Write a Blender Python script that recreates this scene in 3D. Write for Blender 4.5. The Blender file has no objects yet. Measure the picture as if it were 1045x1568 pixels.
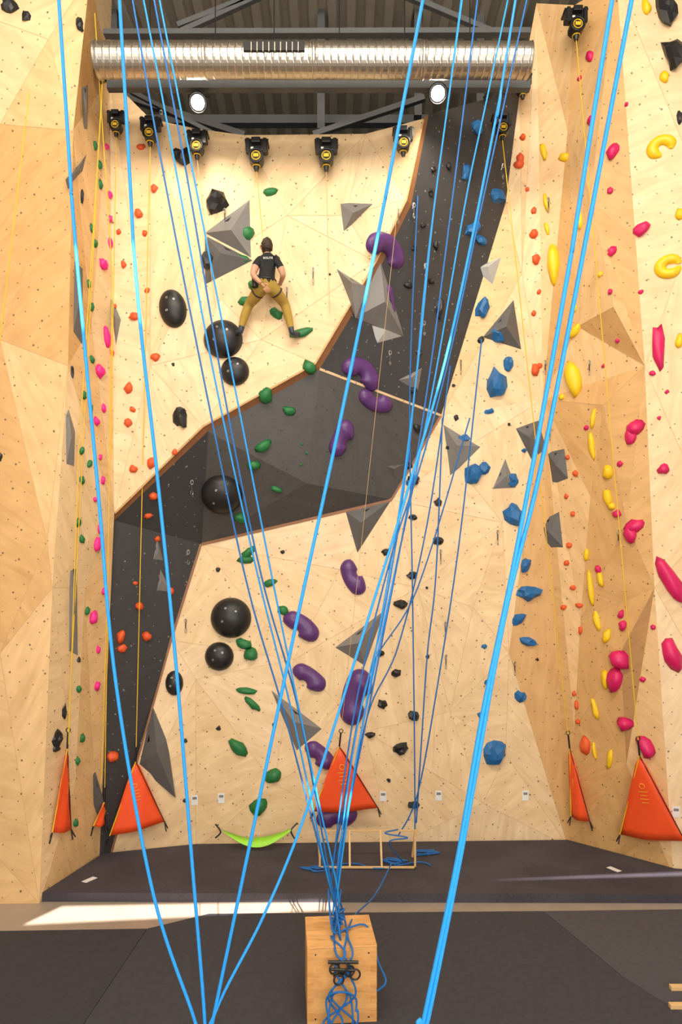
import bpy, bmesh, math, random
from mathutils import Vector, Matrix, noise
from mathutils.bvhtree import BVHTree
from mathutils.geometry import delaunay_2d_cdt, tessellate_polygon
rng = random.Random(7)
F=1080.0; H=3.95; CX=522.5; HY=925.0
CAM=Vector((0,0,H))
scene=bpy.context.scene
col=scene.collection
try:
    scene.view_settings.view_transform='Standard'
except Exception: pass

def V(x,y,Z): return Vector(((x-CX)/F*Z, Z, H+(HY-y)/F*Z))
def W(x,Z,z): return Vector(((x-CX)/F*Z, Z, z))
def FL(x,y,z=0.0):
    Z=(H-z)*F/(y-HY); return W(x,Z,z)

# ---------------- materials ----------------
def newmat(name):
    m=bpy.data.materials.new(name); m.use_nodes=True
    return m, m.node_tree.nodes, m.node_tree.links, m.node_tree.nodes['Principled BSDF']
def simple(name,c,rough=0.5,metal=0.0,bump=0.0,bscale=60,var=0.12,emit=None,spec=0.5):
    m,N,L,b=newmat(name)
    b.inputs['Roughness'].default_value=rough; b.inputs['Metallic'].default_value=metal
    b.inputs['Specular IOR Level'].default_value=spec
    tc=N.new('ShaderNodeTexCoord'); nz=N.new('ShaderNodeTexNoise'); nz.inputs['Scale'].default_value=bscale*0.12
    nz.inputs['Detail'].default_value=5
    L.new(tc.outputs['Object'],nz.inputs['Vector'])
    mx=N.new('ShaderNodeMix'); mx.data_type='RGBA'
    mx.inputs[6].default_value=(*[max(0,v*(1-var)) for v in c],1); mx.inputs[7].default_value=(*[min(1,v*(1+var)) for v in c],1)
    L.new(nz.outputs['Fac'],mx.inputs[0]); L.new(mx.outputs[2],b.inputs['Base Color'])
    if bump>0:
        n2=N.new('ShaderNodeTexNoise'); n2.inputs['Scale'].default_value=bscale; L.new(tc.outputs['Object'],n2.inputs['Vector'])
        bp=N.new('ShaderNodeBump'); bp.inputs['Strength'].default_value=bump; bp.inputs['Distance'].default_value=0.01
        L.new(n2.outputs['Fac'],bp.inputs['Height']); L.new(bp.outputs['Normal'],b.inputs['Normal'])
    if emit:
        b.inputs['Emission Color'].default_value=(*emit[0],1); b.inputs['Emission Strength'].default_value=emit[1]
    return m
def plywood(name,c,dots=True,dark=0.0,dotcol=(0.10,0.06,0.03),grain=0.15,rough=0.5):
    m,N,L,b=newmat(name)
    b.inputs['Roughness'].default_value=rough
    uv=N.new('ShaderNodeUVMap'); uv.uv_map='UVMap'
    mp=N.new('ShaderNodeMapping'); mp.inputs['Scale'].default_value=(1.0,5.0,1); L.new(uv.outputs[0],mp.inputs['Vector'])
    nz=N.new('ShaderNodeTexNoise'); nz.inputs['Scale'].default_value=1.1; nz.inputs['Detail'].default_value=7; nz.inputs['Distortion'].default_value=1.6
    L.new(mp.outputs[0],nz.inputs['Vector'])
    nf=N.new('ShaderNodeTexNoise'); nf.inputs['Scale'].default_value=3.0; nf.inputs['Detail'].default_value=4; L.new(uv.outputs[0],nf.inputs['Vector'])
    ad=N.new('ShaderNodeMath'); ad.operation='MULTIPLY_ADD'; ad.inputs[1].default_value=0.6; L.new(nz.outputs['Fac'],ad.inputs[0])
    ml=N.new('ShaderNodeMath'); ml.operation='MULTIPLY'; ml.inputs[1].default_value=0.4; L.new(nf.outputs['Fac'],ml.inputs[0]); L.new(ml.outputs[0],ad.inputs[2])
    cr=N.new('ShaderNodeValToRGB'); cr.color_ramp.elements[0].position=0.32; cr.color_ramp.elements[1].position=0.68
    cr.color_ramp.elements[0].color=(c[0]*(1-grain),c[1]*(1-grain*1.5),c[2]*(1-grain*2),1)
    cr.color_ramp.elements[1].color=(min(1,c[0]*(1+grain*.5)),min(1,c[1]*(1+grain*.5)),min(1,c[2]*(1+grain*.6)),1)
    L.new(ad.outputs[0],cr.inputs[0]); last=cr.outputs[0]
    if dots:
        for sc,rd,th,cc in ((4.6,0.45,0.040,dotcol),(1.9,1.0,0.026,dotcol)):
            vo=N.new('ShaderNodeTexVoronoi'); vo.voronoi_dimensions='2D'; vo.inputs['Scale'].default_value=sc; vo.inputs['Randomness'].default_value=rd
            L.new(uv.outputs[0],vo.inputs['Vector'])
            lt=N.new('ShaderNodeMath'); lt.operation='LESS_THAN'; lt.inputs[1].default_value=th; L.new(vo.outputs['Distance'],lt.inputs[0])
            mm=N.new('ShaderNodeMath'); mm.operation='MULTIPLY'; mm.inputs[1].default_value=0.85; L.new(lt.outputs[0],mm.inputs[0])
            mx=N.new('ShaderNodeMix'); mx.data_type='RGBA'; mx.inputs[7].default_value=(*cc,1)
            L.new(mm.outputs[0],mx.inputs[0]); L.new(last,mx.inputs[6]); last=mx.outputs[2]
    L.new(last,b.inputs['Base Color'])
    return m

PLY=[plywood('plywood_cream',(0.85,0.635,0.37)),plywood('plywood_pale',(0.87,0.67,0.42)),plywood('plywood_honey',(0.80,0.545,0.27)),
     plywood('plywood_amber',(0.69,0.42,0.17)),plywood('plywood_brown',(0.47,0.26,0.10)),
     plywood('painted_charcoal',(0.048,0.047,0.050),dotcol=(0.25,0.25,0.25),grain=0.10,rough=0.42),
     plywood('painted_slate',(0.078,0.074,0.073),dotcol=(0.02,0.02,0.02),grain=0.12,rough=0.45),
     simple('edge_wood',(0.28,0.12,0.05),0.5,var=0.25),simple('seam_line',(0.60,0.40,0.20),0.8)]
CREAM,PALE,HONEY,AMBER,BROWN,CHAR,SLATE,EDGE,SEAM=range(9)
M={}
M['green']=simple('green_resin',(0.015,0.17,0.045),0.5,bump=.15)
M['purple']=simple('purple_resin',(0.105,0.034,0.17),0.38,bump=.1)
M['blue']=simple('blue_resin',(0.010,0.13,0.36),0.45,bump=.15)
M['black']=simple('black_resin',(0.012,0.012,0.014),0.42,bump=.15)
M['red']=simple('orange_red_resin',(0.75,0.10,0.02),0.5,bump=.1)
M['pink']=simple('pink_resin',(0.85,0.02,0.26),0.45,bump=.1)
M['magenta']=simple('crimson_resin',(0.66,0.008,0.12),0.45,bump=.1)
M['yellow']=simple('yellow_resin',(0.90,0.58,0.008),0.42,bump=.1)
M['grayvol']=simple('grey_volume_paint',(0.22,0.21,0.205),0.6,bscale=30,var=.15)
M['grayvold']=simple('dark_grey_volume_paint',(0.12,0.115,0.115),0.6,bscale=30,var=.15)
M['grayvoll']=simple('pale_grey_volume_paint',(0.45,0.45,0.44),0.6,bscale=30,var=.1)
M['blackpl']=simple('black_plastic',(0.01,0.01,0.011),0.4)
M['steel']=simple('steel',(0.5,0.5,0.5),0.3,metal=1)
M['rope']=simple('blue_rope_sheath',(0.010,0.30,0.80),0.5,bump=.3,bscale=400)
M['roped']=simple('dark_blue_rope_sheath',(0.008,0.14,0.45),0.55,bump=.3,bscale=400)
M['yrope']=simple('yellow_webbing',(0.80,0.50,0.02),0.6)
M['orange']=simple('orange_pvc',(0.95,0.09,0.015),0.5,bscale=12)
M['lime']=simple('lime_fabric',(0.35,0.80,0.05),0.5)
M['gold']=simple('gold_print',(0.95,0.45,0.05),0.5)
M['white']=simple('white_paper',(0.8,0.8,0.78),0.6)
M['beam']=simple('grey_steel_paint',(0.085,0.09,0.095),0.5)
M['cratew']=plywood('crate_plywood',(0.76,0.42,0.15),dots=False,grain=.25)
M['pine']=simple('pine_wood',(0.70,0.45,0.20),0.5)

# ---------------- helpers ----------------
def obj_from_bm(bm,name,mats,smooth=False,parent=None):
    me=bpy.data.meshes.new(name); bm.normal_update(); bm.to_mesh(me); bm.free()
    for m in (mats if isinstance(mats,(list,tuple)) else [mats]): me.materials.append(m)
    if smooth:
        for p in me.polygons: p.use_smooth=True
    o=bpy.data.objects.new(name,me); col.objects.link(o)
    if parent: o.parent=parent
    return o
def empty(name,loc=(0,0,0)):
    o=bpy.data.objects.new(name,None); col.objects.link(o); return o
def box(bm,c,size,rot=None,mi=0,bev=0.0):
    r=bmesh.ops.create_cube(bm,size=1.0); vs=r['verts']
    mt=Matrix.Translation(c)@(rot.to_4x4() if rot else Matrix.Identity(4))@Matrix.Diagonal((*size,1))
    bmesh.ops.transform(bm,matrix=mt,verts=vs)
    fs=set(f for v in vs for f in v.link_faces)
    for f in fs: f.material_index=mi
    if bev>0:
        es=list(set(e for v in vs for e in v.link_edges))
        bmesh.ops.bevel(bm,geom=es,offset=bev,segments=2,affect='EDGES',profile=0.5)
def rotz_to(d):
    return Vector(d).normalized().to_track_quat('Z','Y').to_matrix()
def cyl(bm,a,b,r,r2=None,seg=16,mi=0,caps=True):
    a=Vector(a); b=Vector(b); d=b-a
    res=bmesh.ops.create_cone(bm,cap_ends=caps,segments=seg,radius1=r,radius2=(r if r2 is None else r2),depth=d.length)
    mt=Matrix.Translation((a+b)/2)@rotz_to(d).to_4x4()
    bmesh.ops.transform(bm,matrix=mt,verts=res['verts'])
    for f in set(f for v in res['verts'] for f in v.link_faces): f.material_index=mi
def torus(bm,c,n,R,r,seg=20,ss=8,mi=0,sy=1.0):
    m=rotz_to(n); rings=[]
    for i in range(seg):
        a=2*math.pi*i/seg; ring=[]
        for j in range(ss):
            b=2*math.pi*j/ss
            p=Vector(((R+r*math.cos(b))*math.cos(a),(R+r*math.cos(b))*math.sin(a)*sy,r*math.sin(b)))
            ring.append(bm.verts.new(Vector(c)+m@p))
        rings.append(ring)
    for i in range(seg):
        for j in range(ss):
            f=bm.faces.new((rings[i][j],rings[(i+1)%seg][j],rings[(i+1)%seg][(j+1)%ss],rings[i][(j+1)%ss])); f.material_index=mi; f.smooth=True
def catmull(pts,n=8):
    out=[]; P=[pts[0]]+list(pts)+[pts[-1]]
    for i in range(1,len(P)-2):
        for k in range(n):
            t=k/n; a,b,c,d=P[i-1],P[i],P[i+1],P[i+2]
            out.append(0.5*((2*b)+(c-a)*t+(2*a-5*b+4*c-d)*t*t+(3*b-a-3*c+d)*t**3))
    out.append(pts[-1]); return out
def curve(name,plists,r,mat,parent=None,res=3):
    cu=bpy.data.curves.new(name,'CURVE'); cu.dimensions='3D'; cu.bevel_depth=r; cu.bevel_resolution=res; cu.use_fill_caps=True
    for pl in plists:
        sp=cu.splines.new('POLY'); sp.points.add(len(pl)-1)
        for i,p in enumerate(pl): sp.points[i].co=(*p,1)
    cu.materials.append(mat)
    o=bpy.data.objects.new(name,cu); col.objects.link(o)
    if parent: o.parent=parent
    return o

# ---------------- climbing wall ----------------
wall=bmesh.new(); uvl=wall.loops.layers.uv.new('UVMap')
def setuv(f,ang=0.0,off=(0,0)):
    n=f.normal.copy(); t=Vector((0,0,1)).cross(n)
    t=t.normalized() if t.length>0.05 else Vector((1,0,0)); v=n.cross(t)
    ca,sa=math.cos(ang),math.sin(ang)
    for l in f.loops:
        a=l.vert.co.dot(t); b=l.vert.co.dot(v)
        l[uvl].uv=(a*ca-b*sa+off[0],a*sa+b*ca+off[1])
def addface(pts,mi,ang=None):
    vs=[wall.verts.new(p) for p in pts]
    f=wall.faces.new(vs); f.normal_update()
    if f.normal.dot(f.calc_center_median()-CAM)>0: f.normal_flip(); f.normal_update()
    f.material_index=mi
    setuv(f,rng.uniform(0,3.14) if ang is None else ang,(rng.uniform(0,30),rng.uniform(0,30)))
    return f
def strip(p,q,w,mi,off=0.003):
    d=(q-p).normalized(); view=((p+q)/2-CAM).normalized(); s=d.cross(view).normalized()*w/2
    o=-view*off
    addface([p+s+o,p-s+o,q-s+o,q+s+o],mi,0)
def tup(v):
    x,y,Z=v
    if y is None: y=HY+F*H/Z
    return (x,y,Z)
def region(outline,interior,mats,jit=0.03,seams=True):
    ol=[tup(v) for v in outline]; pts=[Vector((v[0],v[1])) for v in ol]; zz=[v[2] for v in ol]
    for it in interior:
        x,y=it[0],it[1]
        if len(it)>2: z=it[2]
        else:
            ws=[1/((x-v[0])**2+(y-v[1])**2+1)**1.0 for v in ol]
            z=sum(w*v[2] for w,v in zip(ws,ol))/sum(ws)+rng.uniform(-jit,jit)
        pts.append(Vector((x,y))); zz.append(z)
    n=len(ol)
    r=delaunay_2d_cdt(pts,[(i,(i+1)%n) for i in range(n)],[list(range(n))],1,1e-5)
    co,ed,fa,ov=r[0],r[1],r[2],r[3]
    z3=[]
    for i,c in enumerate(co):
        z=zz[ov[i][0]] if ov[i] else 11.0
        z3.append(V(c[0],c[1],z))
    cnt={}
    for f in fa:
        addface([z3[i] for i in f],rng.choice(mats))
        for k in range(len(f)):
            e=tuple(sorted((f[k],f[(k+1)%len(f)]))); cnt[e]=cnt.get(e,0)+1
    if seams:
        for e,c in cnt.items():
            if c==2: strip(z3[e[0]],z3[e[1]],0.004,SEAM,0.004)

U=[(648,182,9.95),(622,305,10.1),(575,400,10.2),(482,556,10.3),(310,652,10.3),(175,785,10.4)]
Lw=[(797,138,10.6),(775,310,10.9),(676,636,11.33),(600,765,11.33),(308,833,11.3),(262,980,11.22),(168,None,10.98)]
Up=[(x+8,y+9,z+0.10) for x,y,z in U]; Up[0]=(657,175,10.0); Up[5]=(175,797,10.5)
T=[(168,120,10.2),(230,182,10.2),(300,197,10.25),(375,207,10.25),(560,205,10.25)]
B0=(152,None,10.84)
region([T[0],T[1],T[2],T[3],T[4],U[0],U[1],U[2],U[3],U[4],U[5]],[(300,420,10.28),(440,330,10.26),(530,330,10.24),(230,560,10.34),(400,520,10.3)],[CREAM,CREAM,PALE],0)
for i in range(5):
    a,b,c,d=V(*U[i]),V(*U[i+1]),V(*Up[i+1]),V(*Up[i])
    addface([a,b,c],EDGE,0); addface([a,c,d],EDGE,0)
    strip(V(U[i][0]+1,U[i][1]+1,U[i][2]),V(U[i+1][0]+1,U[i+1][1]+1,U[i+1][2]),0.02,AMBER,0.004)
region([Up[0],Up[1],Lw[1],Lw[0]],[],[CHAR],0,False)
region([Up[1],Up[2],Up[3],Lw[2],Lw[1]],[(640,480,10.75)],[CHAR,CHAR],0,False)
region([Up[3],Up[4],Lw[4],Lw[3],Lw[2]],[(470,740,10.9)],[SLATE],0,False)
region([Up[4],Up[5],B0,Lw[6],Lw[5],Lw[4]],[],[CHAR],0,False)
strip(V(*Up[3]),V(*Lw[2]),0.035,CREAM,0.01)
strip(V(*Up[4]),V(*Lw[4]),0.02,CHAR,0.01)
strip(V(*Lw[4]),V(*Lw[3]),0.06,EDGE,0.01); strip(V(*Lw[4]),V(*Lw[5]),0.04,EDGE,0.01)
strip(V(*Lw[5]),V(*tup(Lw[6])),0.04,EDGE,0.01); strip(V(*Lw[3]),V(*Lw[2]),0.035,EDGE,0.01)
G2=(822,5,10.4); Hc=(832,612,11.2); B1=(300,None,11.32); B2=(870,None,11.52)
region([Lw[0],G2,Hc,Lw[2],Lw[1]],[(800,420,11.0)],[CREAM,HONEY,CREAM],0.0)
region([Lw[2],Hc,B2,(600,None,11.42),B1,Lw[6],Lw[5],Lw[4],Lw[3]],
  [(520,872),(450,1010),(300,1040),(420,1200),(560,1120),(690,700),(640,900),(725,930),(690,1090),(862,1045,11.38),(775,1155,11.48),(740,1230),(845,830),(780,1000),(770,800)],[CREAM,CREAM,PALE,CREAM,CREAM],0.03)
J=(945,-30,9.6); K=(988,560,10.0); Lr=(1003,900,10.15); Mm=(1032,None,10.26)
region([G2,(880,8,10.0),J,K,Hc],[(905,300,10.1),(870,200,10.5),(940,470,9.95),(885,500,10.6)],[HONEY,AMBER,HONEY,HONEY],0)  # right wall: its shade is put into the honey and amber tones
region([Hc,K,Lr,Mm,(950,None,10.9),B2],[(925,620,10.4),(905,760,10.75),(960,800,10.3),(890,950,11.1),(950,1000,10.5),(880,1120,11.3),(960,1170,10.6)],[HONEY,AMBER,AMBER,AMBER],0)  # lower right wall: shade painted in as mostly amber facets
R0=(1260,-30,9.3); R1=(1260,None,9.9)
region([J,R0,R1,Mm,Lr,K],[(1080,300,9.5),(1090,800,9.8)],[PALE,CREAM,PALE],0)
Nn=[(138,-40,9.0),(112,200,9.1),(104,560,9.2),(80,900,9.28),(60,None,9.31)]
region([Nn[0],(172,-40,10.0),T[0],U[5],B0,Nn[4],Nn[3],Nn[2],Nn[1]],[(140,500,9.8),(130,900,9.95),(115,1200,10.0)],[CREAM,HONEY,CREAM],0)
LL0=(-200,-40,9.0); LL1=(-200,None,9.25)
region([LL0,Nn[0],Nn[1],Nn[2],Nn[3],Nn[4],LL1],[(0,190,9.14),(74,60,9.0),(0,520,9.22),(72,830,9.25),(0,1000,9.2),(-60,1250,9.28)],[HONEY,AMBER,HONEY,HONEY],0)
wall.normal_update()
def inside(px,py,tri):
    def s(a,b): return (px-b[0])*(a[1]-b[1])-(a[0]-b[0])*(py-b[1])
    d=[s(tri[i],tri[(i+1)%3]) for i in range(3)]
    return all(v>=0 for v in d) or all(v<=0 for v in d)
def proj(p): return (CX+p.x/p.y*F, HY-(p.z-H)/p.y*F)
for (px,py,mi) in [(836,1150,BROWN),(700,1000,CREAM),(862,1220,AMBER),(30,40,CREAM),(60,20,CREAM),(20,100,CREAM),(130,100,AMBER),(110,260,AMBER),(120,300,AMBER),(960,1120,BROWN),(905,1050,AMBER),(990,1230,HONEY),(60,1200,HONEY),(30,1300,HONEY),(900,700,AMBER),(910,150,HONEY)]:  # amber on upper left strip and right wall paints shade into facets
    for f in wall.faces:
        if len(f.verts)==3:
            t=[proj(v.co) for v in f.verts]
            if inside(px,py,t) and f.calc_area()>0.02 and f.material_index<5: f.material_index=mi
bvh=BVHTree.FromBMesh(wall)
wobj=obj_from_bm(wall,'climbing_wall',PLY)

def hit(x,y):
    d=(V(x,y,1.0)-CAM).normalized()
    loc,n,i,dist=bvh.ray_cast(CAM,d)
    if loc is None:
        loc=V(x,y,10.3); n=Vector((0,-1,0))
    if n.dot(d)>0: n=-n
    return loc,n
def onplane(x,y,loc,n,off=0.0):
    d=(V(x,y,1.0)-CAM)
    den=d.dot(n)
    if abs(den)<0.05: return V(x,y,loc.y-off)
    t=(loc+n*off-CAM).dot(n)/den
    return CAM+d*t
def D(x,y,off=0.0):
    l,_=hit(x,y); return V(x,y,l.y-off)
def frame(loc,n,ang=0):
    t=Vector((0,0,1)).cross(n); t=t.normalized() if t.length>.05 else Vector((1,0,0))
    v=n.cross(t).normalized(); a=math.radians(ang)
    t2=t*math.cos(a)+v*math.sin(a); v2=-t*math.sin(a)+v*math.cos(a)
    return Matrix((( t2.x,v2.x,n.x),(t2.y,v2.y,n.y),(t2.z,v2.z,n.z)))

# ---------------- holds ----------------
def blob(bm,x,y,w,h,ang=0,depth=0.5,rough=0.25,sub=2,mi=0):
    loc,n=hit(x,y); s=loc.y/F
    vh=Vector((loc.x,loc.y)).normalized(); nh=Vector((n.x,n.y)).normalized()
    cx=abs(vh.dot(nh)); sx=math.sqrt(max(0,1-cx*cx))
    kx=1/math.sqrt(cx*cx+(2*depth*0.9*sx)**2+1e-6); kx=min(kx,1.4)
    m=frame(loc,n,ang); a=w*s/2*(kx if abs(ang)<45 else 1); b=h*s/2; c=min(a,b)*2*depth
    r=bmesh.ops.create_icosphere(bm,subdivisions=sub,radius=1.0)
    sd=Vector((rng.uniform(0,99),rng.uniform(0,99),rng.uniform(0,99)))
    for v in r['verts']:
        p=v.co.copy(); k=1+rough*noise.noise(p*1.3+sd)*1.6
        q=Vector((p.x*k*a*1.04,p.y*k*b*1.04,(max(p.z,-0.12))*k*c))
        if p.z>0.2: q.x*=0.93; q.y+= -0.08*b
        v.co=loc+m@q
    for f in set(f for v in r['verts'] for f in v.link_faces): f.smooth=(rough<0.3); f.material_index=mi
def group(name,mat,items,**k):
    bm=bmesh.new()
    for it in items:
        x,y,w,h=it[:4]; ang=it[4] if len(it)>4 else rng.uniform(-20,20)
        blob(bm,x,y,w,h,ang,**k)
    return obj_from_bm(bm,name,[mat,M['steel']])

group('green_climbing_holds',M['green'],[(414,294,23,12,15),(378,358,23,21),(370,396,24,11,-10),(376,461,21,14,20),(424,480,22,13,-35),(460,510,38,13,15),(387,437,14,14),(474,563,23,17,-45),(407,605,22,22,50),(443,629,21,13),(402,683,26,15,35),(388,713,20,13,25),(424,749,20,9,-20),(368,793,21,14,-20),(380,846,28,13,40),(376,857,24,12,0),(414,892,21,12,20),(434,934,19,13,-20),(374,986,26,16,-20),(384,1002,20,22,-10),(378,1058,34,10,-5),(387,1078,30,11,-42),(366,1145,32,19,-42),(418,1187,28,19,25),(396,1235,32,20,35),(463,680,4,4),(461,711,4,4),(470,694,4,4)])
group('green_climbing_holds',M['green'],[(x,y,9,13) for x,y in [(145,223),(152,252),(140,350),(145,372),(135,435),(140,550),(128,605),(138,625),(125,690),(137,710),(125,735),(120,800),(125,825),(133,935),(120,1055),(125,1130),(118,1165),(115,1260),(140,470),(153,282)]])
group('pink_climbing_holds',M['pink'],[(163,225,8,10),(168,298,8,14),(168,335,8,12),(168,372,9,16),(157,404,16,18),(163,515,13,32),(152,568,17,22),(158,625,9,14),(147,645,12,14),(157,735,8,14),(153,700,7,10),(148,833,14,24),(152,810,8,14),(143,945,15,20),(148,1050,11,14),(150,995,8,12),(158,905,8,12),(145,765,8,8)])
group('orange_climbing_holds',M['red'],[(216,225,14,10),(236,289,11,12),(212,327,13,14),(222,357,9,9),(189,405,8,12),(225,445,9,8),(206,484,16,12),(238,547,15,12),(197,594,13,17),(203,627,10,8),(196,647,12,12),(204,718,14,11),(233,709,15,17),(235,760,14,12),(227,790,12,8),(241,825,9,9),(207,893,8,6),(213,928,14,12),(225,975,14,14),(185,975,12,20),(187,993,15,11),(172,1159,19,15),(268,692,8,10),(262,905,10,10),(171,540,8,10),(175,470,7,10),(182,355,7,9),(212,1208,14,9)])
group('orange_climbing_holds',M['red'],[(801,210,10,10),(795,252,15,12),(797,243,12,16),(818,358,15,12),(822,397,13,17),(820,567,13,17),(818,322,8,10),(827,560,8,8),(897,1141,17,28),(882,725,8,10),(868,760,7,8),(872,835,9,9),(850,800,9,12),(868,862,9,8),(878,900,10,8),(864,930,10,8),(888,927,13,8),(890,965,7,14),(884,1080,7,14),(880,1062,6,8),(936,772,7,7),(886,1105,8,8),(842,812,9,14),(878,787,8,8),(860,718,8,8),(870,700,7,7),(818,480,7,9),(826,447,6,7),(808,290,6,7)])
group('blue_climbing_holds',M['blue'],[(715,262,14,28,-10),(763,300,25,19,15),(724,350,28,18,30),(736,367,22,12,-15),(730,196,20,18),(740,472,19,28,-20),(762,512,24,24),(779,556,15,22),(760,587,31,40),(708,672,22,12,10),(725,725,26,30),(742,717,16,20),(785,735,16,20),(787,787,25,34,10),(805,865,16,26,-25),(809,908,33,22,0),(795,948,24,14,40),(809,982,28,12,-15),(757,1152,36,34,-35),(798,1067,15,18),(740,1095,17,11),(750,630,14,8),(628,738,14,10),(742,990,8,7),(803,690,7,6),(745,1045,7,7)],rough=0.34)
group('black_climbing_holds',M['black'],[(660,294,11,9),(664,260,9,8),(648,345,10,8),(625,437,16,10),(668,377,11,12),(635,380,9,8),(673,473,14,26),(660,430,10,9),(642,540,12,8),(633,597,11,10),(640,656,16,12),(613,925,20,13),(632,881,14,12),(671,828,15,12),(671,770,13,12),(633,792,13,9),(607,1030,15,12),(586,1078,14,13),(634,1096,18,15),(615,1146,24,17),(592,845,14,10),(634,735,20,16),(632,1232,18,12),(582,1000,12,10),(568,1125,14,10),(626,713,12,8),(688,685,10,8),(687,255,8,10),(737,520,8,12),(333,310,32,34),(278,240,25,24),(320,400,23,32),(277,640,21,28),(745,150,10,8),(699,640,8,8),(654,900,4,4),(433,458,4,4),(265,558,5,5),(433,845,6,6),(505,420,4,4),(335,1115,7,7),(420,1110,6,6),(334,872,7,7),(283,1225,6,6),(597,870,5,5),(655,1005,6,6),(823,1010,5,5),(780,650,5,5),(284,1134,5,7),(596,1195,6,6),(695,590,5,5)],rough=0.38)
group('black_climbing_holds',M['black'],[(15,10,24,22),(40,25,12,18),(122,38,12,22),(1022,15,30,52),(1032,86,32,48),(125,300,7,20),(120,1010,6,8),(98,1090,8,24),(86,1130,16,24),(85,1145,12,12),(110,570,6,18),(1041,180,8,20),(0,700,8,12)],rough=0.38)
group('yellow_climbing_holds',M['yellow'],[(848,404,18,62,2),(865,241,19,12),(879,579,26,52,10),(888,335,11,36,10),(882,506,13,24,-30),(880,472,10,12),(833,233,9,26),(837,310,8,30),(907,683,10,40,5),(905,900,9,54,5),(932,722,16,22),(932,762,14,26),(938,775,12,12),(920,885,8,26),(915,950,11,34),(930,973,12,22),(912,1085,9,34),(928,1040,12,30),(990,10,14,26),(1018,118,14,17),(1042,328,13,17),(1041,522,12,20),(911,1150,7,28),(935,1163,9,32),(909,640,8,28),(861,608,11,9),(838,350,6,20),(899,850,8,18),(920,420,7,9)])
group('crimson_climbing_holds',M['magenta'],[(939,232,20,22,-30),(983,351,26,18,30),(1009,533,17,66,3),(973,655,25,22,30),(966,668,17,24,0),(1016,718,17,16),(973,805,28,18,25),(966,818,19,26,20),(1027,888,22,74,28),(950,1010,30,28,10),(943,1040,26,38,0),(1029,1002,26,46,20),(990,1143,24,34,35),(957,1108,24,20),(907,183,16,11),(904,86,13,14),(935,292,10,9),(938,385,14,14),(935,447,8,8),(982,447,8,6),(955,957,13,17),(952,940,10,12),(1000,572,10,8),(945,787,13,12),(917,872,10,14),(898,655,9,7),(950,710,9,9),(1001,960,8,8),(946,522,7,7),(985,1040,9,8),(925,560,6,6),(1010,640,6,6),(888,120,7,7),(960,160,6,6),(1022,600,6,6)],rough=.28)

def ball_hold(x,y,w,h,ang=0):
    bm=bmesh.new(); loc,n=hit(x,y); s=loc.y/F; m=frame(loc,n,ang)
    a=w*s/2; b=h*s/2; c=min(a,b)*0.75
    bmesh.ops.create_uvsphere(bm,u_segments=36,v_segments=20,radius=1)
    for v in bm.verts:
        p=v.co; z=p.z if p.z>-0.2 else -0.2
        q=Vector((p.x*a,p.y*b,z*c)); v.co=loc+m@q
    for f in bm.faces: f.smooth=True
    for dx,dy in ((0.3,0.3),(-.35,-.2),(-.2,.45)):
        zz=math.sqrt(1-dx*dx-dy*dy); q=Vector((dx*a,dy*b,zz*c)); nn=m@Vector((dx/a,dy/b,zz/c)).normalized()
        p=loc+m@q; torus(bm,p,nn,0.016,0.004,12,6,1); cyl(bm,p-nn*.01,p+nn*.003,0.009,seg=10,mi=1)
    return obj_from_bm(bm,'black_dome_hold',[M['black'],M['steel']])
for b in [(265,473,42,58,10),(342,520,60,58),(360,569,44,44),(340,757,63,62),(354,946,62,62),(336,1005,44,44),(267,1046,27,38)]: ball_hold(*b)

def bean(x,y,Lp,Rp,ang,bend=0.5,thick=0.7,mat='purple',name='purple_bean_hold'):
    bm=bmesh.new(); loc,n=hit(x,y); s=loc.y/F; m=frame(loc,n,ang)
    R=Rp*s/2; L=max(Lp*s/2-R*.85,R*.3); NS=36; NR=20; rings=[]
    sgn=1 if bend>0 else -1; th=abs(bend); rho=max(L/math.sin(min(th,1.5)),R*1.05)
    for i in range(NS+1):
        u=-1+2*i/NS
        ext=1+R*.95/(rho*th)
        tt=math.sin(u*math.pi/2)*ext; a0=th*tt
        c=Vector((rho*math.sin(a0),sgn*rho*(math.cos(a0)-(1+math.cos(th))/2),0))
        e=max(0,(abs(tt)-1)/(ext-1))
        rad=R*math.sqrt(max(0,1-e*e))*(0.80+0.20*min(1,tt*tt)+0.07*tt); rad=max(rad,.002)
        nor=Vector((sgn*math.sin(a0),math.cos(a0),0))
        rings.append([bm.verts.new(loc+m@(c+nor*rad*math.cos(a)+Vector((0,0,max(math.sin(a),-.15)*rad*thick)))) for a in [2*math.pi*j/NR for j in range(NR)]])
    for i in range(NS):
        for j in range(NR):
            f=bm.faces.new((rings[i][j],rings[i][(j+1)%NR],rings[i+1][(j+1)%NR],rings[i+1][j])); f.smooth=True
    bm.faces.new(rings[0][::-1]); bm.faces.new(rings[-1])
    bmesh.ops.recalc_face_normals(bm,faces=bm.faces)
    return obj_from_bm(bm,name,[M[mat]])
for b in [(592,380,78,34,-8,.9),(594,461,44,25,-75,.4),(555,568,62,31,-25,1.0),(574,616,54,26,-12,-.7),(522,672,52,31,68,.4),(539,884,52,29,-62,-.6),(462,957,56,31,-38,.6),(474,1036,52,29,-38,.5),(543,1068,80,42,75,.5),(490,1155,48,29,-45,.5),(515,1250,58,33,8,.4)]: bean(*b)

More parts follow.
